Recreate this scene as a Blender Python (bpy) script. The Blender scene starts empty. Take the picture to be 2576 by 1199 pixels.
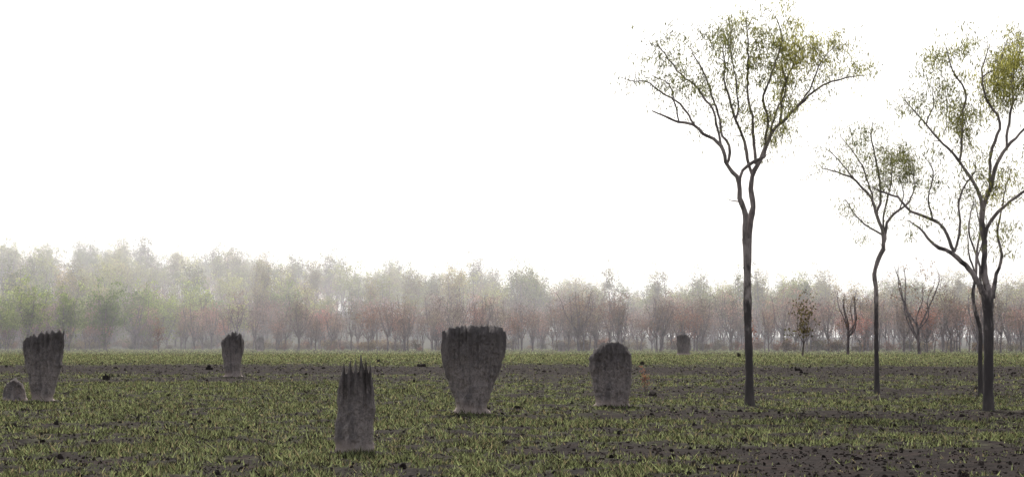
import bpy, math
import numpy as np
from mathutils import Vector

# ------------------------------------------------------------------ helpers
def hash2(ix, iy, seed):
    n = (ix.astype(np.int64)*374761393 + iy.astype(np.int64)*668265263 + seed*982451653) & 0xffffffff
    n = ((n ^ (n >> 13))*1274126177) & 0xffffffff
    n = (n ^ (n >> 16)) & 0xffffffff
    return n/4294967295.0
def vnoise(x, y, seed=0):
    ix = np.floor(x); iy = np.floor(y); fx = x-ix; fy = y-iy
    fx = fx*fx*(3-2*fx); fy = fy*fy*(3-2*fy)
    ix = ix.astype(np.int64); iy = iy.astype(np.int64)
    a = hash2(ix,iy,seed); b = hash2(ix+1,iy,seed); c = hash2(ix,iy+1,seed); d = hash2(ix+1,iy+1,seed)
    return (a*(1-fx)+b*fx)*(1-fy)+(c*(1-fx)+d*fx)*fy
def fbm(x, y, seed=0, octs=4):
    s = 0; a = 0.5; t = 0
    for i in range(octs):
        s = s+a*vnoise(x*2**i, y*2**i, seed+i*17); t += a; a *= 0.55
    return s/t
def sstep(a, b, x):
    t = np.clip((x-a)/(b-a), 0, 1); return t*t*(3-2*t)

class MB:
    def __init__(self):
        self.v=[]; self.n=0; self.q=[]; self.qm=[]; self.t=[]; self.tm=[]; self.c=[]
    def add(self, v, q=None, t=None, mat=0, col=None):
        v = np.asarray(v, dtype=np.float64).reshape(-1,3)
        if q is not None and len(q):
            self.q.append(np.asarray(q)+self.n); self.qm.append(np.full(len(q), mat))
        if t is not None and len(t):
            self.t.append(np.asarray(t)+self.n); self.tm.append(np.full(len(t), mat))
        if col is None: col = np.tile([0.5,0.5,0.5],(len(v),1))
        self.c.append(np.asarray(col, dtype=np.float64).reshape(-1,3)); self.v.append(v); self.n += len(v)
    def mesh(self, name, mats, smooth=()):
        v = np.concatenate(self.v)
        q = np.concatenate(self.q) if self.q else np.zeros((0,4),int)
        t = np.concatenate(self.t) if self.t else np.zeros((0,3),int)
        qm = np.concatenate(self.qm) if self.q else np.zeros(0,int)
        tm = np.concatenate(self.tm) if self.t else np.zeros(0,int)
        me = bpy.data.meshes.new(name)
        me.vertices.add(len(v)); me.vertices.foreach_set('co', v.ravel())
        loops = np.concatenate([q.ravel(), t.ravel()]).astype(np.int32)
        me.loops.add(len(loops)); me.loops.foreach_set('vertex_index', loops)
        nf = len(q)+len(t); me.polygons.add(nf)
        st = np.concatenate([np.arange(len(q))*4, len(q)*4+np.arange(len(t))*3]).astype(np.int32)
        me.polygons.foreach_set('loop_start', st)
        mi = np.concatenate([qm,tm]).astype(np.int32)
        me.polygons.foreach_set('material_index', mi)
        me.polygons.foreach_set('use_smooth', np.isin(mi, list(smooth)))
        a = me.attributes.new('tint','FLOAT_COLOR','POINT')
        c = np.concatenate(self.c); c4 = np.concatenate([c, np.ones((len(c),1))],1)
        a.data.foreach_set('color', c4.ravel())
        for m in mats: me.materials.append(m)
        me.update(calc_edges=True); me.validate()
        return me
def put(name, me, loc=(0,0,0), parent=None):
    o = bpy.data.objects.new(name, me); bpy.context.scene.collection.objects.link(o)
    o.location = loc
    if parent: o.parent = parent
    return o

# ------------------------------------------------------------------ materials
def newmat(name):
    m = bpy.data.materials.new(name); m.use_nodes = True
    nt = m.node_tree; nt.nodes.clear()
    return m, nt, nt.nodes, nt.links
def mixrgb(nt, fac, a, b, blend='MIX'):
    n = nt.nodes.new('ShaderNodeMix'); n.data_type='RGBA'; n.blend_type=blend
    for s, val in ((n.inputs[0],fac),(n.inputs[6],a),(n.inputs[7],b)):
        if isinstance(val, bpy.types.NodeSocket): nt.links.new(val, s)
        elif isinstance(val,(int,float)): s.default_value = val
        else: s.default_value = (*val,1)
    return n.outputs[2]
def noise(nt, scale, detail=4, rough=0.6, vec=None, mscale=None):
    tc = nt.nodes.new('ShaderNodeTexCoord'); mp = nt.nodes.new('ShaderNodeMapping')
    nt.links.new(tc.outputs['Object'], mp.inputs[0])
    if mscale: mp.inputs['Scale'].default_value = mscale
    n = nt.nodes.new('ShaderNodeTexNoise'); n.inputs['Scale'].default_value=scale
    n.inputs['Detail'].default_value=detail; n.inputs['Roughness'].default_value=rough
    nt.links.new(mp.outputs[0], n.inputs[0]); return n.outputs[0]
def ramp(nt, sock, a, b, v0=0.0, v1=1.0):
    n = nt.nodes.new('ShaderNodeMapRange'); nt.links.new(sock, n.inputs[0])
    n.inputs[1].default_value=a; n.inputs[2].default_value=b; n.inputs[3].default_value=v0; n.inputs[4].default_value=v1
    n.interpolation_type='SMOOTHSTEP'; return n.outputs[0]
def attr(nt):
    a = nt.nodes.new('ShaderNodeAttribute'); a.attribute_name='tint'; return a.outputs['Color']

def leafmat(name, trans=0.45, randomize=False, tc=(1.25,1.3,0.8)):
    m, nt, N, L = newmat(name)
    col = attr(nt)
    if randomize:
        oi = N.new('ShaderNodeObjectInfo')
        r = ramp(nt, oi.outputs['Random'], 0, 1, 0.65, 1.35)
        hs = N.new('ShaderNodeHueSaturation'); L.new(col, hs.inputs['Color']); L.new(r, hs.inputs['Value'])
        mm = N.new('ShaderNodeMath'); mm.operation='MULTIPLY_ADD'; L.new(oi.outputs['Random'], mm.inputs[0]); mm.inputs[1].default_value=-0.05; mm.inputs[2].default_value=0.51
        L.new(mm.outputs[0], hs.inputs['Hue']); col = hs.outputs[0]
    d = N.new('ShaderNodeBsdfDiffuse'); L.new(col, d.inputs[0])
    t = N.new('ShaderNodeBsdfTranslucent'); L.new(mixrgb(nt,1.0,col,tc,'MULTIPLY'), t.inputs[0])
    x = N.new('ShaderNodeMixShader'); x.inputs[0].default_value=trans
    L.new(d.outputs[0], x.inputs[1]); L.new(t.outputs[0], x.inputs[2])
    o = N.new('ShaderNodeOutputMaterial'); L.new(x.outputs[0], o.inputs[0]); return m
M_leaf = leafmat('gum_leaves', 0.6, tc=(1.45,1.42,0.9))
M_grass = leafmat('grass_blades', 0.45, tc=(1.2,1.22,0.9))
M_fleaf = leafmat('forest_leaves', 0.5, True, tc=(1.25,1.25,0.85))

def barkmat(name, light, dark, char=0.0):
    m, nt, N, L = newmat(name)
    n1 = noise(nt, 3, 5, 0.65, mscale=(1,1,0.35)); n2 = noise(nt, 22, 4, 0.7, mscale=(1,1,0.2))
    c = mixrgb(nt, ramp(nt,n1,0.4,0.62), dark, light)
    c = mixrgb(nt, ramp(nt,n2,0.35,0.7,0,0.5), c, dark)
    if char:
        tc = N.new('ShaderNodeTexCoord'); sx = N.new('ShaderNodeSeparateXYZ'); L.new(tc.outputs['Object'], sx.inputs[0])
        a = N.new('ShaderNodeMath'); a.operation='MULTIPLY_ADD'; L.new(n1,a.inputs[0]); a.inputs[1].default_value=9; L.new(sx.outputs[2],a.inputs[2])
        f = ramp(nt, a.outputs[0], char, char+1.6, 0.85, 0)
        c = mixrgb(nt, f, c, (0.045,0.039,0.041))
    p = N.new('ShaderNodeBsdfPrincipled'); L.new(c, p.inputs['Base Color']); p.inputs['Roughness'].default_value=0.9
    b = N.new('ShaderNodeBump'); b.inputs['Strength'].default_value=0.5; b.inputs['Distance'].default_value=0.02
    L.new(n2, b.inputs['Height']); L.new(b.outputs[0], p.inputs['Normal'])
    o = N.new('ShaderNodeOutputMaterial'); L.new(p.outputs[0], o.inputs[0]); return m
M_bark = barkmat('gum_bark', (0.42,0.36,0.345), (0.14,0.12,0.118), 7.2)
M_fbark = barkmat('forest_bark', (0.20,0.145,0.15), (0.055,0.044,0.05))

def moundmat():
    m, nt, N, L = newmat('termite_mound_earth')
    n1 = noise(nt, 5, 6, 0.65, mscale=(1,1,0.22)); n2 = noise(nt, 26, 5, 0.7); n3 = noise(nt, 1.6, 3, 0.6); n5 = noise(nt, 10, 6, 0.72, mscale=(1,1,0.4))
    c = mixrgb(nt, ramp(nt,n1,0.38,0.62), (0.17,0.15,0.15), (0.34,0.292,0.278))
    c = mixrgb(nt, ramp(nt,n2,0.42,0.64,0,0.6), c, (0.11,0.097,0.098))
    c = mixrgb(nt, ramp(nt,n5,0.52,0.64,0,0.45), c, (0.42,0.365,0.345))
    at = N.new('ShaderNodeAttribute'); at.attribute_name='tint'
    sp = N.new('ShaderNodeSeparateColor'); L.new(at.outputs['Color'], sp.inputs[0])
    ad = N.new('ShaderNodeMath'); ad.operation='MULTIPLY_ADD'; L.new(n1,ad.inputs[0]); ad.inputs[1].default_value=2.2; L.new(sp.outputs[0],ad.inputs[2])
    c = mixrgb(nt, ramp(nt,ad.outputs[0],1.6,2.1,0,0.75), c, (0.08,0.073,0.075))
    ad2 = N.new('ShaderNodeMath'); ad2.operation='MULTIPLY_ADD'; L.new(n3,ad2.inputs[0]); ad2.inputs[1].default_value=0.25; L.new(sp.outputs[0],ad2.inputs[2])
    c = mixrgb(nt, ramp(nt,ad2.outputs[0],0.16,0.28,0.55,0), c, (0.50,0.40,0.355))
    p = N.new('ShaderNodeBsdfPrincipled'); L.new(c, p.inputs['Base Color']); p.inputs['Roughness'].default_value=0.95; p.inputs['Specular IOR Level'].default_value=0.2
    b = N.new('ShaderNodeBump'); b.inputs['Strength'].default_value=1.0; b.inputs['Distance'].default_value=0.07
    L.new(n5, b.inputs['Height']); L.new(b.outputs[0], p.inputs['Normal'])
    o = N.new('ShaderNodeOutputMaterial'); L.new(p.outputs[0], o.inputs[0]); return m
M_mound = moundmat()

def groundmat():
    m, nt, N, L = newmat('burnt_grassland_soil')
    at = N.new('ShaderNodeAttribute'); at.attribute_name='tint'
    sp = N.new('ShaderNodeSeparateColor'); L.new(at.outputs['Color'], sp.inputs[0])
    n1 = noise(nt, 6, 6, 0.7); n2 = noise(nt, 1.3, 4, 0.6); n4 = noise(nt, 40, 3, 0.7)
    soil = mixrgb(nt, ramp(nt,n1,0.35,0.68), (0.011,0.009,0.009), (0.036,0.028,0.026))
    soil = mixrgb(nt, ramp(nt,n2,0.48,0.7,0,0.5), soil, (0.048,0.031,0.027))
    gr = mixrgb(nt, ramp(nt,n2,0.35,0.65), (0.04,0.042,0.026), (0.08,0.082,0.05))
    ad = N.new('ShaderNodeMath'); ad.operation='MULTIPLY_ADD'; L.new(n1,ad.inputs[0]); ad.inputs[1].default_value=1.0; L.new(sp.outputs[0],ad.inputs[2])
    c = mixrgb(nt, ramp(nt,ad.outputs[0],0.84,1.3,0,0.92), soil, gr)
    c = mixrgb(nt, ramp(nt,n4,0.5,0.7,0,0.55), c, (0.015,0.013,0.012))
    p = N.new('ShaderNodeBsdfPrincipled'); L.new(c, p.inputs['Base Color']); p.inputs['Roughness'].default_value=1.0
    p.inputs['Specular IOR Level'].default_value=0.03
    b = N.new('ShaderNodeBump'); b.inputs['Strength'].default_value=0.8; b.inputs['Distance'].default_value=0.05
    L.new(n1, b.inputs['Height']); L.new(b.outputs[0], p.inputs['Normal'])
    o = N.new('ShaderNodeOutputMaterial'); L.new(p.outputs[0], o.inputs[0]); return m
M_ground = groundmat()

# ------------------------------------------------------------------ terrain
def gz(x, y):
    x = np.asarray(x, float); y = np.asarray(y, float)
    hill = sstep(340, 560, y)*(2.0+11*sstep(50,-110,x))
    near = 1-sstep(60,160,y)
    return hill + near*(0.05*(fbm(x/1.1,y/1.1,3,3)-0.5)*2*0.9)
def grassiness(x, y):
    nearf=(1-sstep(70,150,y))
    g = 0.46+0.34*fbm(x/9.0, y/7.0, 11, 4)+0.55*(fbm(x/1.7,y/1.5,21,3)-0.5)+1.0*(fbm(x/0.35,y/0.7,31,2)-0.5)*nearf
    g = g + 0.28*(fbm(x/14.0, y/2.6, 61, 3)-0.5)*nearf      # streaky burn pattern
    d = y
    g = g - 0.62*np.exp(-((d-(121-x*0.10))/14)**2)
    g = g + 0.16*sstep(140,175,d)
    right = sstep(-5, 5, x)
    g = g - 0.36*right*np.exp(-((d-74)/7)**2)
    g = g - 0.46*right*np.exp(-((d-51)/3.4)**2)
    g = g - 0.16*right*np.exp(-((d-42)/1.6)**2)
    g = g - 0.46*sstep(-1.8,1.5,x)*np.exp(-((d-34.7)/1.6)**2)
    g = g - 0.62*sstep(2.8,5.5,x+(fbm(x/2,y/2,5,3)-0.5)*6)*(1-sstep(32,37,d))
    g = g - 0.24*sstep(-5,-10,x)*(1-sstep(33,39,d))  # left foreground shadow, put in as sparser grass and darker soil
    g = g - 0.22*np.exp(-((d-92)/5)**2)
    return np.clip(g, 0, 1)
def axis(dense0, dense1, step, lo, hi, gfac):
    a = list(np.arange(dense0, dense1, step)); s = step; v = a[-1]
    while v < hi: s *= gfac; v += s; a.append(v)
    s = step; v = dense0; b=[]
    while v > lo: s *= gfac; v -= s; b.append(v)
    return np.array(b[::-1]+a)
ax = axis(-14, 14, 0.13, -3500, 3500, 1.045)
ay = axis(26, 62, 0.14, -300, 6000, 1.03)
X, Y = np.meshgrid(ax, ay); nx, ny = len(ax), len(ay)
mb = MB()
idx = np.arange(nx*ny).reshape(ny,nx)
q = np.stack([idx[:-1,:-1],idx[:-1,1:],idx[1:,1:],idx[1:,:-1]],-1).reshape(-1,4)
g = grassiness(X,Y)
mb.add(np.stack([X,Y,gz(X,Y)],-1), q=q, col=np.stack([g,g,g],-1).reshape(-1,3))
put('ground', mb.mesh('ground',[M_ground],(0,)))

# ------------------------------------------------------------------ grass
rng = np.random.default_rng(5)
def scatter(n, d0, d1, fac=0.33, pad=4, p=1.0):
    d = np.exp(rng.uniform(math.log(d0), math.log(d1), n))
    x = rng.uniform(-1,1,n)*(fac*d+pad); return x, d
x, y = scatter(330000, 24, 345)
g = grassiness(x,y)
keep = rng.random(len(x)) < np.clip((g-0.49)*2.1, 0.025, 1)
x=x[keep]; y=y[keep]; g=g[keep]
nb=6
x=np.repeat(x,nb); y=np.repeat(y,nb); g=np.repeat(g,nb); n=len(x)
sp = 0.045+y*0.0004
x=x+rng.normal(0,1,n)*sp; y=y+rng.normal(0,1,n)*sp
z=gz(x,y)
h=rng.gamma(3,0.33,n)*(0.03+0.035*g)
w=(0.007+y*0.00015)*rng.uniform(0.7,1.4,n)
az=rng.uniform(0,2*math.pi,n); lean=rng.uniform(0.0,1.6,n)*h
wx=np.cos(rng.uniform(-0.9,0.9,n)); wy=np.sin(rng.uniform(-0.9,0.9,n))
p0=np.stack([x-wx*w,y-wy*w,z-0.01],-1); p1=np.stack([x+wx*w,y+wy*w,z-0.01],-1)
p2=np.stack([x+np.cos(az)*lean,y+np.sin(az)*lean,z+h],-1)
v=np.stack([p0,p1,p2],1).reshape(-1,3)
base=np.array([0.092,0.104,0.06]); tan_=np.array([0.26,0.215,0.155]); blk=np.array([0.022,0.02,0.018]); yel=np.array([0.20,0.222,0.13])
r=rng.random(n)[:,None]; k=rng.random(n)[:,None]
c=base*(0.6+0.9*k); c=np.where(r<0.33,yel*(0.7+0.7*k),c); c=np.where(r<0.10,tan_*(0.5+0.6*k),c); c=np.where(r>0.68,blk*(0.7+k),c)
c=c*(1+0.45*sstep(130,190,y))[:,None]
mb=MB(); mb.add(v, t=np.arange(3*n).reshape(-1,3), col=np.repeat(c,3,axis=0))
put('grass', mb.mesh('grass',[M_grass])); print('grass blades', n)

def octas(mb, x, y, r, h, col, z0=None):
    n=len(x); base=np.array([[1,0,0],[0,1,0],[-1,0,0],[0,-1,0],[.7,.7,0],[-.7,.7,0],[-.7,-.7,0],[.7,-.7,0]])
    ring=[0,4,1,5,2,6,3,7]
    base=base[ring]
    low=base[None]*r[:,None,None]*rng.uniform(0.75,1.3,(n,8,1)); low[:,:,2]=-0.03
    mid=base[None]*r[:,None,None]*rng.uniform(0.3,1.0,(n,8,1)); mid[:,:,2]=h[:,None]*rng.uniform(0.3,0.9,(n,8))
    top=rng.normal(0,0.25,(n,1,3))*r[:,None,None]; top[:,:,2]=h[:,None]
    v=np.concatenate([low,mid,top],1); v[:,:,0]+=x[:,None]; v[:,:,1]+=y[:,None]; v[:,:,2]+=gz(x,y)[:,None]
    i=np.arange(8); j=(i+1)%8
    q=np.stack([i,j,j+8,i+8],-1); t=np.stack([i+8,j+8,np.full(8,16)],-1)
    off=(np.arange(n)*17)[:,None,None]
    mb.add(v.reshape(-1,3), q=(q[None]+off).reshape(-1,4), t=(t[None]+off).reshape(-1,3), col=np.repeat(col,17,axis=0))
def plainmat(name):
    m, nt, N, L = newmat(name)
    n1=noise(nt,25,4,0.7)
    c=mixrgb(nt, ramp(nt,n1,0.3,0.7,0.6,1.0), (0,0,0), attr(nt))
    p=N.new('ShaderNodeBsdfPrincipled'); L.new(c,p.inputs['Base Color']); p.inputs['Roughness'].default_value=0.95; p.inputs['Specular IOR Level'].default_value=0.1
    o=N.new('ShaderNodeOutputMaterial'); L.new(p.outputs[0],o.inputs[0]); return m
M_clod=plainmat('charred_clod')
mb=MB()
x,y=scatter(46000,24,170)
g=grassiness(x,y); kp=rng.random(len(x))<np.clip(1.05-g*0.8,0.2,1); x=x[kp];y=y[kp]
n=len(x); r=rng.gamma(3,0.33,n)*(0.018+0.00010*y); h=r*rng.uniform(0.5,1.3,n)
k=rng.random((n,1)); c=np.array([0.038,0.030,0.028])*(0.3+1.4*k)
octas(mb,x,y,r,h,c)
put('soil_clods', mb.mesh('soil_clods',[M_clod]))
mb=MB()
x,y=scatter(70,42,300); n=len(x); r=rng.uniform(0.03,0.07,n)*(0.7+y*0.003); h=r*rng.uniform(1.2,2.6,n)
ex=np.array([(-18.6,122,.26,.35),(-19.1,93.5,.17,.32),(-10.9,43.5,.08,.15),(-8.9,47.2,.05,.2),(-6.2,135,.3,.35),(-4.2,85.5,.07,.3),(-10.5,156,.25,.35),(9.5,145,.2,.4),(1.0,45.5,.06,.10),(17,118,.2,.3),(22.8,200,.2,.6)])
x=np.append(x,ex[:,0]); y=np.append(y,ex[:,1]); r=np.append(r,ex[:,2]); h=np.append(h,ex[:,3]); n=len(x)
octas(mb,x,y,r*.8,h*.6,np.array([0.05,0.042,0.04])*(0.6+rng.random((n,1))))
m_=9; xs=np.repeat(x,m_)+rng.normal(0,.45,n*m_)*np.repeat(r,m_); ys=np.repeat(y,m_)+rng.normal(0,.45,n*m_)*np.repeat(r,m_)
octas(mb,xs,ys,np.repeat(r,m_)*rng.uniform(.12,.4,n*m_),np.repeat(h,m_)*rng.uniform(.3,1.05,n*m_),np.repeat(np.array([[0.05,0.042,0.04]]),n*m_,axis=0)*(0.5+rng.random((n*m_,1))))
put('charred_tussocks', mb.mesh('charred_tussocks',[M_clod]))

# ------------------------------------------------------------------ termite mounds
def mound(name, X0, Y0, prof, top, depth, spike, seed, nspk=0, yaw=0.0):
    rs=np.random.RandomState(seed)
    prof=np.array(prof); top=np.array(top); H=top[:,1].max()
    nu,nt=220,120
    u=np.linspace(-1,1,nu)
    Hc=np.interp(u, top[:,0], top[:,1])
    jag=np.abs(((fbm(u*6+seed,u*0+seed,seed,2))-0.5)*2)
    if nspk:
        ph=(u+1)/2*nspk+ (fbm(u*2.2+5,u*0,seed,2)-0.5)*2.0
        tri=np.abs((ph%1)-0.5)*2; amp=0.5+0.9*hash2(np.floor(ph).astype(int),np.floor(ph).astype(int)*0,seed)
        Hc=Hc-spike*(1-tri**0.9)*amp
        Hc=Hc-0.2*spike*jag
    else:
        bump=np.abs(np.sin(u*11+4*vnoise(u*3,u*0,seed)))**0.6
        Hc=Hc-spike*(0.7*jag+0.35*vnoise(u*14,u*0+2,seed)+0.7*(1-bump))
    t=np.linspace(0,1,nt)
    U,T=np.meshgrid(u,t)
    Z=T*Hc[None,:]
    xl=np.interp(Z,prof[:,0],prof[:,1]); xr=np.interp(Z,prof[:,0],prof[:,2])
    XX=(xl+xr)/2+(xr-xl)/2*U
    XX=XX+0.05*(fbm(Z*4+seed,U*0+np.sign(U)*3,seed+2,4)-0.5)*2*np.abs(U)
    D0=depth*(1-0.5*T)*np.where(T>0.9,np.sqrt(np.clip((1-T)/0.1,0,1)),1)+0.004
    foot=1+0.3*np.exp(-(Z/0.12)**2)
    D=D0*np.power(np.clip(1-np.abs(U)**2.6,0,1),0.5)*foot
    edge=np.clip((1-np.abs(U))*8,0,1); cr=np.clip((1-T)*12,0,1)
    rel=(Hc-np.convolve(np.pad(Hc,12,'edge'),np.ones(25)/25,'valid'))[None,:]
    def side(sgn,sd):
        f1=(fbm(XX*6+seed+sd*31, Z*0.5, seed+7+sd, 3)-0.5)
        lump=(fbm(XX*4, Z*3.2+seed, seed+9+sd, 5)-0.5)
        fine=(fbm(XX*16, Z*13+seed, seed+19+sd, 3)-0.5)
        return sgn*(D+(0.30*f1*sstep(0.2,0.8,T)+0.20*lump+0.08*fine+0.5*rel*sstep(0.35,0.95,T))*edge*cr*min(1,depth*3.5))
    F=np.stack([XX,side(-1,0),Z],-1); B=np.stack([XX,side(1,1),Z],-1)
    B[:,0]=F[:,0]; B[:,-1]=F[:,-1]
    idx=np.arange(nu*nt).reshape(nt,nu)
    q=np.stack([idx[:-1,:-1],idx[:-1,1:],idx[1:,1:],idx[1:,:-1]],-1).reshape(-1,4)
    off=nu*nt
    qb=q[:,::-1]+off
    tt=np.stack([idx[-1,:-1],idx[-1,1:],idx[-1,1:]+off,idx[-1,:-1]+off],-1)
    lft=np.stack([idx[:-1,0],idx[1:,0],idx[1:,0]+off,idx[:-1,0]+off],-1)
    rgt=np.stack([idx[:-1,-1],idx[:-1,-1]+off,idx[1:,-1]+off,idx[1:,-1]],-1)
    m=MB(); V=np.concatenate([F.reshape(-1,3),B.reshape(-1,3)])
    V[:,2]-=0.06*(V[:,2]<0.001)
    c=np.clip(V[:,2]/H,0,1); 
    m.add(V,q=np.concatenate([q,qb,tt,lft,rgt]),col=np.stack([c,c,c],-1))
    n=60; a=rs.uniform(0,2*math.pi,n); w=(prof[0,2]-prof[0,1])/2; rr=rs.uniform(0.8,1.2,n)
    for i in range(n):
        s=rs.uniform(0.01,0.035); px=(prof[0,1]+prof[0,2])/2+math.cos(a[i])*w*rr[i]; py=math.sin(a[i])*(depth+0.04)*rr[i]
        vv=np.array([[1,0,0],[0,1,0],[-1,0,0],[0,-1,0],[0,0,1],[0,0,-1]])*s*rs.uniform(0.6,1.3,(6,1))+[px,py,s*0.2]
        m.add(vv,t=[[0,1,4],[1,2,4],[2,3,4],[3,0,4],[1,0,5],[2,1,5],[3,2,5],[0,3,5]],col=np.full((6,3),rs.uniform(.2,1.2)))
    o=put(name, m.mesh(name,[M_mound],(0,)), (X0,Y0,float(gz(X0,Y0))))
    o.rotation_euler[2]=yaw
    return o
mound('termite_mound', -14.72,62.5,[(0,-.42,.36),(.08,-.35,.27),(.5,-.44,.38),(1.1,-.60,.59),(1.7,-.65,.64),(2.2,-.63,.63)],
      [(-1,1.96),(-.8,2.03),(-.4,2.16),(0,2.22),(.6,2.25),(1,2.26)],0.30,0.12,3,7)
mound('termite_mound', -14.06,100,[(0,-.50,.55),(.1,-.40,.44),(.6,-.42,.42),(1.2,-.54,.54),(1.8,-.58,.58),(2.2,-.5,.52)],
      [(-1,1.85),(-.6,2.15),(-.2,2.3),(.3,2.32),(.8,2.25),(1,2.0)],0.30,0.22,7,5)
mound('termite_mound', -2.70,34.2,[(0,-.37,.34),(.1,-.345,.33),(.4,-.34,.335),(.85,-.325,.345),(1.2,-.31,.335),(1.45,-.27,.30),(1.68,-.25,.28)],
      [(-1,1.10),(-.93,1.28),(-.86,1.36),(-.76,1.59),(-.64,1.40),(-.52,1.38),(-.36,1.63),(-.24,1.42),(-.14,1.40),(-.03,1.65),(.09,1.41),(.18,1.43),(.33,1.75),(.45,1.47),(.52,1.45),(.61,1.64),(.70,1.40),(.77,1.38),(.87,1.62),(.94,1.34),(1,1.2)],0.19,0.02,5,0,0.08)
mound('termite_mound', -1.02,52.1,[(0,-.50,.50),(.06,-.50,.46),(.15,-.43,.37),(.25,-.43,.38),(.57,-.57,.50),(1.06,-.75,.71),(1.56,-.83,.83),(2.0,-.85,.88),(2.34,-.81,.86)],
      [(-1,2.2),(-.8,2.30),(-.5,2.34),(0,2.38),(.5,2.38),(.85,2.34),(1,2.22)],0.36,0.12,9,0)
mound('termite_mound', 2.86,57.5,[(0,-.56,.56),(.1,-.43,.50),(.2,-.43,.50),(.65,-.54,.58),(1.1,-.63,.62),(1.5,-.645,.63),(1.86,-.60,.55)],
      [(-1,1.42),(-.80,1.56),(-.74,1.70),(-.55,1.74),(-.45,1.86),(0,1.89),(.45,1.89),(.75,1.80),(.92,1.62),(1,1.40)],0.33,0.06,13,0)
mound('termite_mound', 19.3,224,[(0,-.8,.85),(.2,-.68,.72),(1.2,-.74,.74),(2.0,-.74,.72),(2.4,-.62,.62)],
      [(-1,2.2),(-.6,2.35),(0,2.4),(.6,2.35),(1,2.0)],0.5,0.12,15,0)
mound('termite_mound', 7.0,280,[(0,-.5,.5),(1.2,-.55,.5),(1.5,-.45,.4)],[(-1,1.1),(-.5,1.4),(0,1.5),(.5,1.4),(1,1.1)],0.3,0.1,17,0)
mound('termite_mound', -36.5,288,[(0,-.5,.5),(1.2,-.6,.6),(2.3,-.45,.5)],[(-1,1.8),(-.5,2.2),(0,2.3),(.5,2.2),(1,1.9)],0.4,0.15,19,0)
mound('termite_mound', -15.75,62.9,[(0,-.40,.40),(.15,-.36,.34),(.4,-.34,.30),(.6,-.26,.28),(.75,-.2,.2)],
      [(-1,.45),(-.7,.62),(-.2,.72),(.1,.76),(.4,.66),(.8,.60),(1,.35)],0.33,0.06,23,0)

# ------------------------------------------------------------------ trees
def catmull(P, R, step):
    P=np.asarray(P,float); R=np.asarray(R,float)
    Pe=np.concatenate([[2*P[0]-P[1]],P,[2*P[-1]-P[-2]]]); out=[]; ro=[]
    for i in range(len(P)-1):
        a,b,c,d=Pe[i],Pe[i+1],Pe[i+2],Pe[i+3]; n=max(2,int(np.linalg.norm(c-b)/step))
        for k in range(n):
            t=k/n
            out.append(0.5*((2*b)+(-a+c)*t+(2*a-5*b+4*c-d)*t*t+(-a+3*b-3*c+d)*t**3)); ro.append(R[i]*(1-t)+R[i+1]*t)
    out.append(P[-1]); ro.append(R[-1]); return np.array(out), np.array(ro)
def tube(mb, P, R, sides, mat=0):
    n=len(P); T=np.gradient(P,axis=0); T/=np.linalg.norm(T,axis=1)[:,None]+1e-9
    ref=np.array([0,1.0,0]) if abs(T[:,1]).mean()<0.8 else np.array([1.0,0,0])
    A=np.cross(T,ref); A/=np.linalg.norm(A,axis=1)[:,None]+1e-9; B=np.cross(T,A)
    th=np.arange(sides)/sides*2*math.pi
    V=P[:,None,:]+R[:,None,None]*(A[:,None,:]*np.cos(th)[None,:,None]+B[:,None,:]*np.sin(th)[None,:,None])
    i=np.arange(n-1)[:,None]*sides; j=np.arange(sides)[None,:]; j2=(j+1)%sides
    q=np.stack([i+j,i+j2,i+sides+j2,i+sides+j],-1).reshape(-1,4)
    mb.add(V.reshape(-1,3),q=q,mat=mat)
def leaves(mb, C, per, rad, ln, wd, col, rs, droop=0.7, mat=1, colvar=None):
    n=len(C)*per
    off=rs.normal(0,1,(n,3))*rad*np.array([1,1,0.8])*0.55
    P=np.repeat(C,per,axis=0)+off
    d=rs.normal(0,1,(n,3))*(1-droop)+np.array([0,0,-1])*droop*rs.uniform(0.4,1.2,(n,1)); d/=np.linalg.norm(d,axis=1)[:,None]
    s=np.cross(d,rs.normal(0,1,(n,3))); s/=np.linalg.norm(s,axis=1)[:,None]+1e-9
    L=ln*rs.uniform(0.6,1.3,(n,1)); W=wd*rs.uniform(0.7,1.3,(n,1))
    v=np.stack([P,P+d*L*0.45+s*W,P+d*L,P+d*L*0.45-s*W],1).reshape(-1,3)
    cc=np.repeat(col,per,axis=0)*(0.55+0.9*rs.rand(n,1))
    mb.add(v,q=np.arange(4*n).reshape(-1,4),mat=mat,col=np.repeat(cc,4,axis=0))
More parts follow.
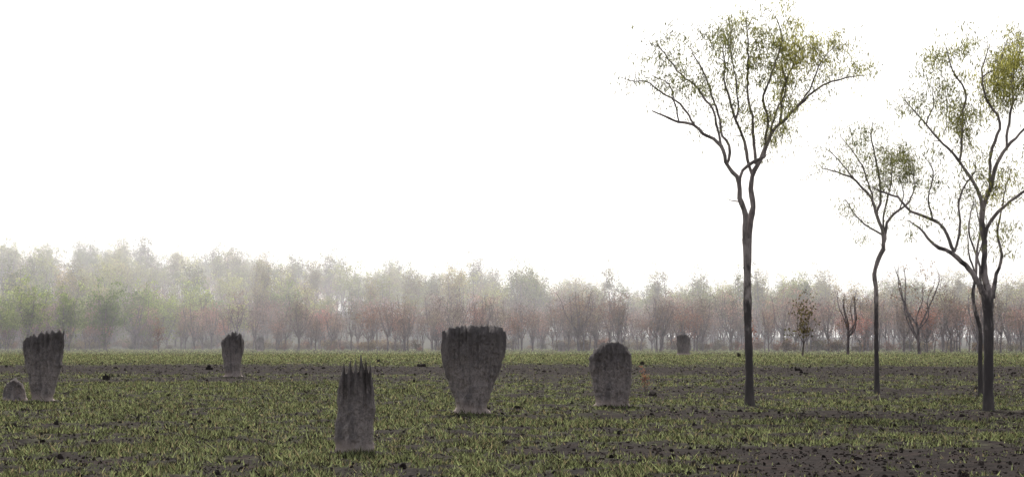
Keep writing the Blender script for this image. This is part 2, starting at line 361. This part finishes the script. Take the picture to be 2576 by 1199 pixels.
def grow(mb, limbs, targets, rs, twr, sides=3, step=0.25, lowcut=0.0, mainsides=8):
    NP=[];NR=[];ND=[]
    for P,R in limbs:
        tube(mb,P,R,mainsides)
        T=np.gradient(P,axis=0); T/=np.linalg.norm(T,axis=1)[:,None]+1e-9
        k=P[:,2]>lowcut; NP.append(P[k]);NR.append(R[k]);ND.append(T[k])
    NP=np.concatenate(NP);NR=np.concatenate(NR);ND=np.concatenate(ND)
    dm=np.array([np.min(np.linalg.norm(NP-t,axis=1)) for t in targets]); order=np.argsort(dm)
    for t in targets[order]:
        df=t-NP; d=np.linalg.norm(df,axis=1)
        cosang=(df*ND).sum(1)/(d+1e-6)
        m=d*(1+0.6*(cosang<0.1))+0.9*np.clip(NP[:,2]-t[2]+0.15*d,0,None)
        j=int(np.argmin(m)); a=NP[j]; L=d[j]
        if L<0.08: continue
        cpt=a+ND[j]*L*0.45+np.array([0,0,0.10*L])+rs.normal(0,0.06*L,3)
        n=max(3,int(L/step)+2); s=np.linspace(0,1,n)[:,None]
        P=(1-s)**2*a+2*s*(1-s)*cpt+s*s*t
        P[1:-1]+=rs.normal(0,0.025*L**0.5,(n-2,3))
        r0=min(NR[j]*0.75,twr*(0.8+0.8*L)); r1=max(twr*0.28,min(r0,twr*0.28))
        R=np.linspace(r0,r1,n); tube(mb,P,R,sides)
        T=np.gradient(P,axis=0); T/=np.linalg.norm(T,axis=1)[:,None]+1e-9
        NP=np.concatenate([NP,P[1:]]);NR=np.concatenate([NR,R[1:]]);ND=np.concatenate([ND,T[1:]])

def gum(name, X0, Y0, s, bx, by, limbs, blobs, seed, per=34, depth=1.6, twr=0.011):
    rs=np.random.RandomState(seed); mb=MB(); out=[]; allP=None
    for pts,dy in limbs:
        P=np.array([[(p[0]-bx)*s,0,(by-p[1])*s] for p in pts]); R=np.array([p[2]*s/2 for p in pts])
        y0=0
        if allP is not None:
            dd=np.hypot(allP[:,0]-P[0,0],allP[:,2]-P[0,2]); y0=allP[np.argmin(dd),1]
        f=np.concatenate([[0],np.cumsum(np.linalg.norm(np.diff(P,axis=0),axis=1))]); f/=f[-1]
        P[:,1]=y0+dy*f
        P,R=catmull(P,R,0.16)
        if allP is not None: 
            w=rs.normal(0,1,(len(P),3)); w=np.array([np.convolve(w[:,k],np.ones(3)/3,'same') for k in range(3)]).T
            w[0]=0; P=P+w*0.04
        else:
            P[0,2]-=0.15; R[0]*=1.25; 
        R=R*(1+0.06*rs.normal(0,1,len(R)))
        out.append((P,R)); allP=P if allP is None else np.concatenate([allP,P])
    T=[];C=[];LF=[]
    for b in blobs:
        cx,cy,rx,ry,n,lf,yl=b
        n=int(n*1.35); yl*=.85
        a=rs.normal(0,0.60,(n,3))
        px=(cx-bx+a[:,0]*rx)*s; pz=(by-cy+a[:,2]*ry)*s
        py=np.array([allP[np.argmin(np.hypot(allP[:,0]-u,allP[:,2]-v)),1] for u,v in zip(px,pz)])+rs.normal(0,0.45,n)*depth
        T.append(np.stack([px,py,pz],-1))
        col=np.array([0.095,0.105,0.06])*(1-yl)+np.array([0.25,0.245,0.10])*yl
        C.append(col[None]*rs.uniform(0.6,1.4,(n,1))); LF.append(np.full(n,lf)*rs.choice([0.1,0.5,1.0,2.4],n,p=[.32,.28,.2,.2]))
    T=np.concatenate(T);C=np.concatenate(C);LF=np.concatenate(LF)
    grow(mb,out,T,rs,twr,3,0.2,lowcut=(T[:,2].min()-1.2))
    for lo,hi,p in ((0.0,0.12,0.12),(0.12,0.35,0.3),(0.35,0.7,0.6),(0.7,1.1,1.1),(1.1,1.9,1.7),(1.9,9,2.8)):
        k=(LF>=lo)&(LF<hi)
        if k.any(): leaves(mb,T[k],int(per*p),0.25,0.15,0.013,C[k],rs,0.72)
    return put(name, mb.mesh(name,[M_bark,M_leaf],(0,)), (X0,Y0,float(gz(X0,Y0))))

L1=[([(1886,1022,26),(1885,960,21),(1884,900,20),(1881,800,19),(1880,700,19),(1880,640,21),(1879,600,24)],0.0),
    ([(1877,620,16),(1872,585,13),(1871,540,13),(1860,500,12),(1856,465,11),(1838,440,10),(1820,415,9),(1808,375,9),(1790,358,8),(1760,345,7.5),(1735,322,7),(1700,315,6),(1660,303,5),(1633,290,3)],-1.2),
    ([(1881,620,18),(1889,570,17),(1894,520,15),(1897,460,13),(1900,425,12),(1915,400,11),(1930,365,10),(1945,335,9),(1975,300,8),(2010,268,7),(2060,225,5.5),(2120,192,4),(2190,176,2)],1.2),
    ([(1856,470,8),(1866,432,8),(1895,405,8),(1918,392,8),(1930,365,6)],0.3),
    ([(1897,440,8),(1885,385,8),(1870,340,7),(1850,300,6),(1835,250,6),(1822,190,4),(1815,120,2)],-0.8),
    ([(1905,410,8),(1900,330,7),(1896,270,6),(1888,200,5.5),(1892,120,4),(1885,30,2)],0.4),
    ([(1930,370,7),(1937,300,6),(1922,240,6),(1945,170,5),(1962,100,4),(1945,50,2)],-0.9),
    ([(1968,306,6),(1978,240,6),(2000,170,5),(2030,110,3),(2050,90,2)],0.9),
    ([(1808,378,7),(1802,330,6),(1790,280,5.5),(1765,235,5),(1715,185,4),(1668,125,3),(1650,92,1.5)],1.2),
    ([(1742,328,5),(1712,285,5),(1665,250,4),(1615,225,3),(1560,213,1.5)],-0.6),
    ([(1822,418,8),(1830,370,7),(1812,330,6),(1800,260,5),(1772,180,4),(1745,115,2)],1.4),
    ([(1850,300,5),(1862,240,4),(1850,160,3.5),(1845,90,3),(1850,40,1.5)],1.0),
    ([(2010,268,4.5),(2040,225,4),(2060,170,3),(2100,115,1.5)],-1.0),
    ([(1945,335,5),(1960,280,5),(1985,215,4),(1975,150,3),(1990,80,1.5)],0.3),
    ([(1700,315,4),(1690,270,3.5),(1680,220,3),(1640,190,1.5)],0.8),
    ([(1863,505,4),(1845,508,2.5),(1824,503,1)],-0.2)]
B1=[(1890,45,55,35,26,1.0,.4),(1830,100,60,60,34,.8,.2),(1745,125,70,55,30,.5,.1),(1670,125,50,50,32,.35,0),(1645,215,60,50,28,.3,0),
    (1715,215,60,50,30,.4,.1),(1800,215,60,60,30,.7,.1),(1890,150,60,70,36,.8,.2),(1955,105,60,55,34,.9,.4),(2005,140,65,55,50,1.3,.9),
    (2090,120,45,40,28,1.0,.7),(2150,150,40,45,18,.5,.5),(1980,210,50,50,40,1.0,.5),(2055,215,50,40,18,.35,.3),(1930,300,50,50,28,.8,.4),
    (1860,290,50,50,18,.4,.1),(1975,310,40,40,14,.4,.3),(1955,370,30,30,8,.3,.1),(1585,212,40,20,7,.25,0),(1700,280,60,30,12,.2,0),(1800,310,50,40,10,.3,0),(2195,170,15,18,5,.4,.3)]
gum('eucalyptus_tree',6.95,58.1,0.01163,1886,1020,L1,B1,101,per=25)

L2=[([(2206,992,15),(2205,920,12),(2204,850,11.5),(2204,780,11),(2203,720,11),(2199,690,11),(2210,650,11),(2223,625,12)],0),
    ([(2222,630,10),(2216,580,8),(2203,545,8),(2190,500,7),(2165,478,6),(2140,452,5),(2100,440,4),(2060,428,2)],-0.8),
    ([(2222,625,9),(2226,590,8),(2238,560,7),(2265,532,6),(2295,505,5),(2310,460,3),(2305,400,2)],0.8),
    ([(2203,548,7),(2214,490,6),(2206,430,5),(2196,380,4),(2192,340,3),(2198,305,1.5)],0.4),
    ([(2225,590,6),(2224,545,5),(2240,480,4),(2250,420,3),(2255,370,1.5)],0.3),
    ([(2190,502,5),(2172,430,4),(2150,385,3),(2118,345,1.5)],0.6),
    ([(2216,590,5),(2180,570,4),(2145,545,3),(2115,505,1.5)],-0.7),
    ([(2140,452,4),(2110,410,3),(2080,380,1.5)],0.5),
    ([(2265,532,4),(2275,490,3),(2262,440,2)],-0.4)]
B2=[(2200,330,45,30,20,.5,0),(2130,350,45,35,22,.35,0),(2080,390,40,35,18,.3,0),(2050,430,35,20,8,.25,0),(2140,420,50,40,24,.35,0),(2210,400,50,40,34,1.0,.15),
    (2270,395,45,40,38,1.2,.2),(2290,440,35,30,22,1.0,.15),(2180,480,50,40,22,.35,0),(2240,480,40,40,18,.4,0),(2140,540,35,35,18,.35,0),(2175,590,25,25,8,.3,0),(2260,530,30,30,8,.3,0)]
gum('eucalyptus_tree',12.93,70.4,0.01408,2206,990,L2,B2,102,per=22,twr=0.013)

L3=[([(2487,1035,32),(2486,980,26),(2487,900,25),(2487,820,25),(2485,760,30),(2482,730,32)],0),
    ([(2484,745,24),(2479,690,16),(2480,640,15),(2477,570,14),(2481,520,13),(2500,470,12),(2520,410,10),(2545,365,8),(2580,330,6),(2620,270,4),(2650,200,2)],0.8),
    ([(2478,745,20),(2462,712,15),(2440,690,13),(2412,655,12),(2385,632,10),(2350,622,9),(2318,600,7),(2298,575,5),(2270,560,2.5)],-0.9),
    ([(2392,636,9),(2372,592,8),(2340,556,7.5),(2290,532,7),(2268,508,6),(2232,480,5),(2195,468,3)],0.6),
    ([(2478,575,10),(2462,490,9),(2432,435,8),(2402,400,7),(2380,372,6),(2322,322,4.5),(2265,262,2)],-0.8),
    ([(2410,408,6),(2422,310,6),(2435,225,5),(2404,165,4),(2398,110,2)],1.0),
    ([(2500,470,9),(2498,400,8),(2512,310,7),(2484,262,6),(2462,200,5),(2472,130,2)],-1.0),
    ([(2480,610,9),(2500,545,9),(2540,512,8),(2580,478,7),(2630,440,5),(2690,400,2)],-0.7),
    ([(2545,368,7),(2562,260,6),(2570,180,5),(2590,95,2)],0.7),
    ([(2498,750,13),(2510,690,9),(2530,640,7),(2520,580,6),(2542,500,4),(2560,420,2)],0.9),
    ([(2390,636,6),(2402,560,6),(2398,500,5),(2432,440,3)],-0.5),
    ([(2465,715,6),(2454,630,5),(2448,560,4),(2462,490,2)],0.8),
    ([(2322,322,3.5),(2340,270,3),(2350,230,1.5)],0.5),
    ([(2340,556,5),(2320,500,4),(2330,440,3),(2300,400,1.5)],-0.9),
    ([(2462,200,4),(2510,160,3),(2530,110,1.5)],0.5),
    ([(2580,478,5),(2640,380,4),(2680,300,2)],0.8)]
B3=[(2400,125,50,40,26,.8,.4),(2440,190,50,50,24,.5,.3),(2370,190,45,45,20,.35,.1),(2290,265,45,40,26,.35,.1),(2350,290,50,50,24,.4,.1),(2400,260,40,50,24,.7,.4),(2430,310,40,50,26,.8,.4),
    (2500,180,50,45,34,1.0,.8),(2560,150,50,50,44,1.1,.8),(2540,230,50,50,34,.9,.6),(2490,270,40,40,16,.5,.4),(2620,200,60,70,40,1.0,.6),(2690,300,60,70,24,.7,.4),(2330,380,60,50,22,.3,0),
    (2400,450,50,40,20,.4,.1),(2510,380,50,50,14,.4,.3),(2520,480,45,40,24,.9,.7),(2560,420,40,40,14,.4,.4),(2440,500,40,40,12,.4,.1),(2340,490,50,50,18,.3,0),(2290,560,35,35,12,.3,0),(2540,590,35,35,18,.7,.3),(2450,600,30,50,10,.3,0),(2640,420,60,50,16,.5,.3),(2240,470,40,30,10,.4,0),(2590,95,40,30,16,.8,.6)]
gum('eucalyptus_tree',12.96,54.05,0.01081,2487,1033,L3,B3,103,per=23)
L4=[([(2467,997,15),(2466,900,11),(2466,830,10),(2453,780,9.5),(2448,740,9),(2455,690,8),(2458,630,6),(2466,575,4),(2455,520,2)],0),
    ([(2456,690,5),(2435,640,4),(2425,590,2)],-0.5),([(2458,650,4),(2480,600,3),(2492,550,1.5)],0.5)]
B4=[(2440,580,30,40,12,.4,0),(2480,560,30,40,12,.4,0),(2460,520,30,30,10,.4,0)]
gum('eucalyptus_tree',16.03,68.0,0.0136,2467,995,L4,B4,104,per=14,twr=0.012)

# ------------------------------------------------------------------ distant woodland
def generic(name, H, spread, trunkf, ntar, per, lsz, col, seed, lrad=0.6, nl=4, tr=0.13, twr=0.035, bare=0.0, colv=0.35):
    rs=np.random.RandomState(seed); mb=MB(); limbs=[]
    zt=H*trunkf; bend=rs.normal(0,0.03*H,2)
    P=np.array([[0,0,-0.2],[bend[0]*.4,bend[1]*.4,zt*.4],[bend[0]*.2,bend[1]*.7,zt*.75],[bend[0],bend[1],zt]]); P,R=catmull(P,[tr*1.15,tr,tr*.85,tr*.8],0.6)
    limbs.append((P,R)); top=P[-1]
    for i in range(nl):
        a=2*math.pi*(i+rs.rand()*.7)/nl; out=spread*rs.uniform(.35,.85); hh=(H-zt)*rs.uniform(.55,.95)
        st=P[-1-rs.randint(0,min(5,len(P)-1))]
        e=np.array([top[0]+math.cos(a)*out,top[1]+math.sin(a)*out,zt+hh]); m1=st*.6+e*.4+np.array([math.cos(a)*out*.15,math.sin(a)*out*.15,-.05*H])+rs.normal(0,.03*H,3); m2=st*.25+e*.75+rs.normal(0,.035*H,3)
        limbs.append(catmull([st,m1,m2,e],[tr*.6,tr*.45,tr*.3,tr*.15],0.6))
    d=rs.normal(0,1,(ntar,3)); d/=np.linalg.norm(d,axis=1)[:,None]; rr=rs.rand(ntar,1)**(1/2.0)
    lob=1+0.40*np.sin(d[:,:1]*5+seed)*np.cos(d[:,1:2]*4+seed*2)+0.2*np.sin(d[:,2:3]*6+seed)
    T=d*rr*lob*np.array([spread,spread,(H-zt)*.55])+np.array([top[0],top[1],zt+(H-zt)*.52])
    grow(mb,limbs,T,rs,twr,3,0.9,lowcut=zt*.6,mainsides=5)
    keep=rs.rand(ntar)>bare; C=T[keep]
    if len(C):
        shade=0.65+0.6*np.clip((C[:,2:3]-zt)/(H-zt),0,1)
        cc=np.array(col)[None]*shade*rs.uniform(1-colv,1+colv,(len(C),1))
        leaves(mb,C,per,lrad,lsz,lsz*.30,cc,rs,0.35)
    return mb.mesh(name,[M_fbark,M_fleaf],(0,))
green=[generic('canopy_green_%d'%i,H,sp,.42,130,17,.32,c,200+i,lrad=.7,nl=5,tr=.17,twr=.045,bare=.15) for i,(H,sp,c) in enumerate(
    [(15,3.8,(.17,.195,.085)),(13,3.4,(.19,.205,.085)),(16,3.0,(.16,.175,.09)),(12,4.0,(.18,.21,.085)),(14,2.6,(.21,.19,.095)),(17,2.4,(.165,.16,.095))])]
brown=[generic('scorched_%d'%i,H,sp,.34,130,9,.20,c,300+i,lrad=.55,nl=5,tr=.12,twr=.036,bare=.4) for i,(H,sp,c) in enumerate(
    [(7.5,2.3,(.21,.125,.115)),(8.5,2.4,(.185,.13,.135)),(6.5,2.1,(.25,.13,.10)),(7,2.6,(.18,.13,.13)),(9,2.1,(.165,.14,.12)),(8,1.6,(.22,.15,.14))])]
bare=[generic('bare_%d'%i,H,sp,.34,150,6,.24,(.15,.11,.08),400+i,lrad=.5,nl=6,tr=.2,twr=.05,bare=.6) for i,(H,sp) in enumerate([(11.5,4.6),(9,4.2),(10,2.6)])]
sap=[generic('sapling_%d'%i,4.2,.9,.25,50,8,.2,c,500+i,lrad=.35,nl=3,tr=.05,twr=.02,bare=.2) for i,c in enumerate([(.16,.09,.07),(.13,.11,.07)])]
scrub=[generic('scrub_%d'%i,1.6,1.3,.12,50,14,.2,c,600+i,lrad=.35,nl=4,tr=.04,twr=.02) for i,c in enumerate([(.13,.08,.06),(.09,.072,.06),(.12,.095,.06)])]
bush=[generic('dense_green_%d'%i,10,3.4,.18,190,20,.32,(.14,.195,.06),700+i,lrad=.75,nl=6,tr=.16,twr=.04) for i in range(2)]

root=bpy.data.objects.new('distant_woodland',None); bpy.context.scene.collection.objects.link(root)
rg=np.random.RandomState(77)
def plant(me,x,y,sc,nm):
    o=put(nm,me,(x,y,float(gz(x,y))-0.05),root); o.rotation_euler=(rg.normal(0,.04),rg.normal(0,.04),rg.uniform(0,6.28)); s=sc; o.scale=(s*rg.uniform(.8,1.1),s*rg.uniform(.8,1.1),s)
def front(x): return 285 - 0.35*x+ 8*math.sin(x*.09)
for i in range(1350):
    y=210*rg.rand()**1.5; x=rg.uniform(-150,150)*(1+y/400); yy=front(x)+y
    plant(brown[rg.randint(6)],x,yy,rg.uniform(.6,1.1)*(1+y/700),'scorched_tree')
for i in range(1050):
    y=rg.uniform(60,340); x=rg.uniform(-160,160)*(1+y/500); yy=front(x)+y
    if x>-25 and y<110: y+=60; yy+=60
    plant(green[rg.randint(6)],x,yy,rg.uniform(.60,1.05)*(1 if x<20 else .93),'canopy_tree')
for i in range(80):
    y=rg.uniform(0,70); x=rg.uniform(-150,150); plant(bare[rg.randint(3)],x,front(x)+y,rg.uniform(.5,.85),'bare_tree')
for i in range(40):
    x=rg.uniform(-130,-34); plant(bush[rg.randint(2)],x,front(x)+rg.uniform(15,90),rg.uniform(.7,1.15),'green_tree')
for i in range(420):
    x=rg.uniform(-150,150); plant(scrub[rg.randint(3)],x,front(x)+rg.uniform(0,60),rg.uniform(.4,1.1),'scrub')
for x,y in ((-71,292),(-76,300),(-62,304),(-66,296)):
    plant(bush[0],x,y,rg.uniform(.8,.98),'green_tree')

def single(name,me,x,y,sc,rz):
    o=put(name,me,(x,y,float(gz(x,y))-0.03)); o.scale=(sc,)*3; o.rotation_euler[2]=rz
single('bare_tree',bare[0],48.8,238,1.0,.4)
single('bare_tree',bare[1],9.5,284,.98,1.9)
single('bare_tree',bare[2],38,225,.8,.4)
single('bare_tree',bare[2],-4.3,285,.85,2.4)
single('bare_tree',bare[2],20.5,282,.75,3.1)
single('sapling',sap[0],-48,270,1.0,.4)
single('sapling',sap[1],29.2,200,1.6,.4)
single('sapling',sap[0],29.0,240,1.0,1.4)
single('sapling',sap[0],4.7,70,.22,1.0)

# ------------------------------------------------------------------ smoke haze lying in the woodland (scattering volume)
def haze(name,x0,x1,y0,y1,z0,z1,dens,an):
    hv=MB()
    hv.add([[x0,y0,z0],[x1,y0,z0],[x1,y1,z0],[x0,y1,z0],[x0,y0,z1],[x1,y0,z1],[x1,y1,z1],[x0,y1,z1]],
       q=[[0,3,2,1],[4,5,6,7],[0,1,5,4],[1,2,6,5],[2,3,7,6],[3,0,4,7]])
    m,nt,N,L=newmat('smoke_haze')
    vs=N.new('ShaderNodeVolumeScatter'); vs.inputs['Color'].default_value=(0.88,0.89,0.97,1); vs.inputs['Density'].default_value=dens; vs.inputs['Anisotropy'].default_value=an
    o=N.new('ShaderNodeOutputMaterial'); L.new(vs.outputs[0],o.inputs['Volume'])
    put(name,hv.mesh(name,[m]))
haze('haze',-700,700,215,900,-3,36,0.0015,0.5)

# ------------------------------------------------------------------ light, sky, camera
EL=math.radians(40); AZ=math.radians(-6)
w=bpy.data.worlds.new('World'); bpy.context.scene.world=w; w.use_nodes=True
nt=w.node_tree; nt.nodes.clear()
sk=nt.nodes.new('ShaderNodeTexSky'); sk.sky_type='NISHITA'; sk.sun_disc=False; sk.sun_elevation=EL; sk.sun_rotation=AZ
sk.dust_density=6; sk.air_density=1.0; sk.ozone_density=1.0; sk.altitude=0
hs=nt.nodes.new('ShaderNodeHueSaturation'); hs.inputs['Saturation'].default_value=0.35; nt.links.new(sk.outputs[0],hs.inputs['Color'])
tc=nt.nodes.new('ShaderNodeTexCoord'); sx=nt.nodes.new('ShaderNodeSeparateXYZ'); nt.links.new(tc.outputs['Generated'],sx.inputs[0])
f=ramp(nt,sx.outputs[2],0.12,0.55,0.6,0.0)
skc=mixrgb(nt,f,hs.outputs[0],(9.1,9.1,9.1))
bg=nt.nodes.new('ShaderNodeBackground'); bg.inputs['Strength'].default_value=0.15; nt.links.new(skc,bg.inputs[0])
ou=nt.nodes.new('ShaderNodeOutputWorld'); nt.links.new(bg.outputs[0],ou.inputs[0])
sl=bpy.data.lights.new('sun','SUN'); sl.energy=4.0; sl.angle=math.radians(0.5); sl.color=(1,.94,.86)
so=bpy.data.objects.new('sun',sl); bpy.context.scene.collection.objects.link(so)
S=Vector((math.sin(AZ)*math.cos(EL),math.cos(AZ)*math.cos(EL),math.sin(EL))); so.rotation_euler=S.to_track_quat('Z','Y').to_euler()
so.location=(0,0,60)
cam=bpy.data.cameras.new('camera'); co=bpy.data.objects.new('camera',cam); bpy.context.scene.collection.objects.link(co)
co.location=(0,0,2.0); co.rotation_euler=(math.radians(90),0,0)
cam.sensor_width=36; cam.lens=5000/2576*36; cam.shift_y=248/2576; cam.clip_start=0.1; cam.clip_end=9000
sc=bpy.context.scene; sc.camera=co
sc.view_settings.view_transform='Standard'; sc.view_settings.look='None'; sc.view_settings.exposure=0
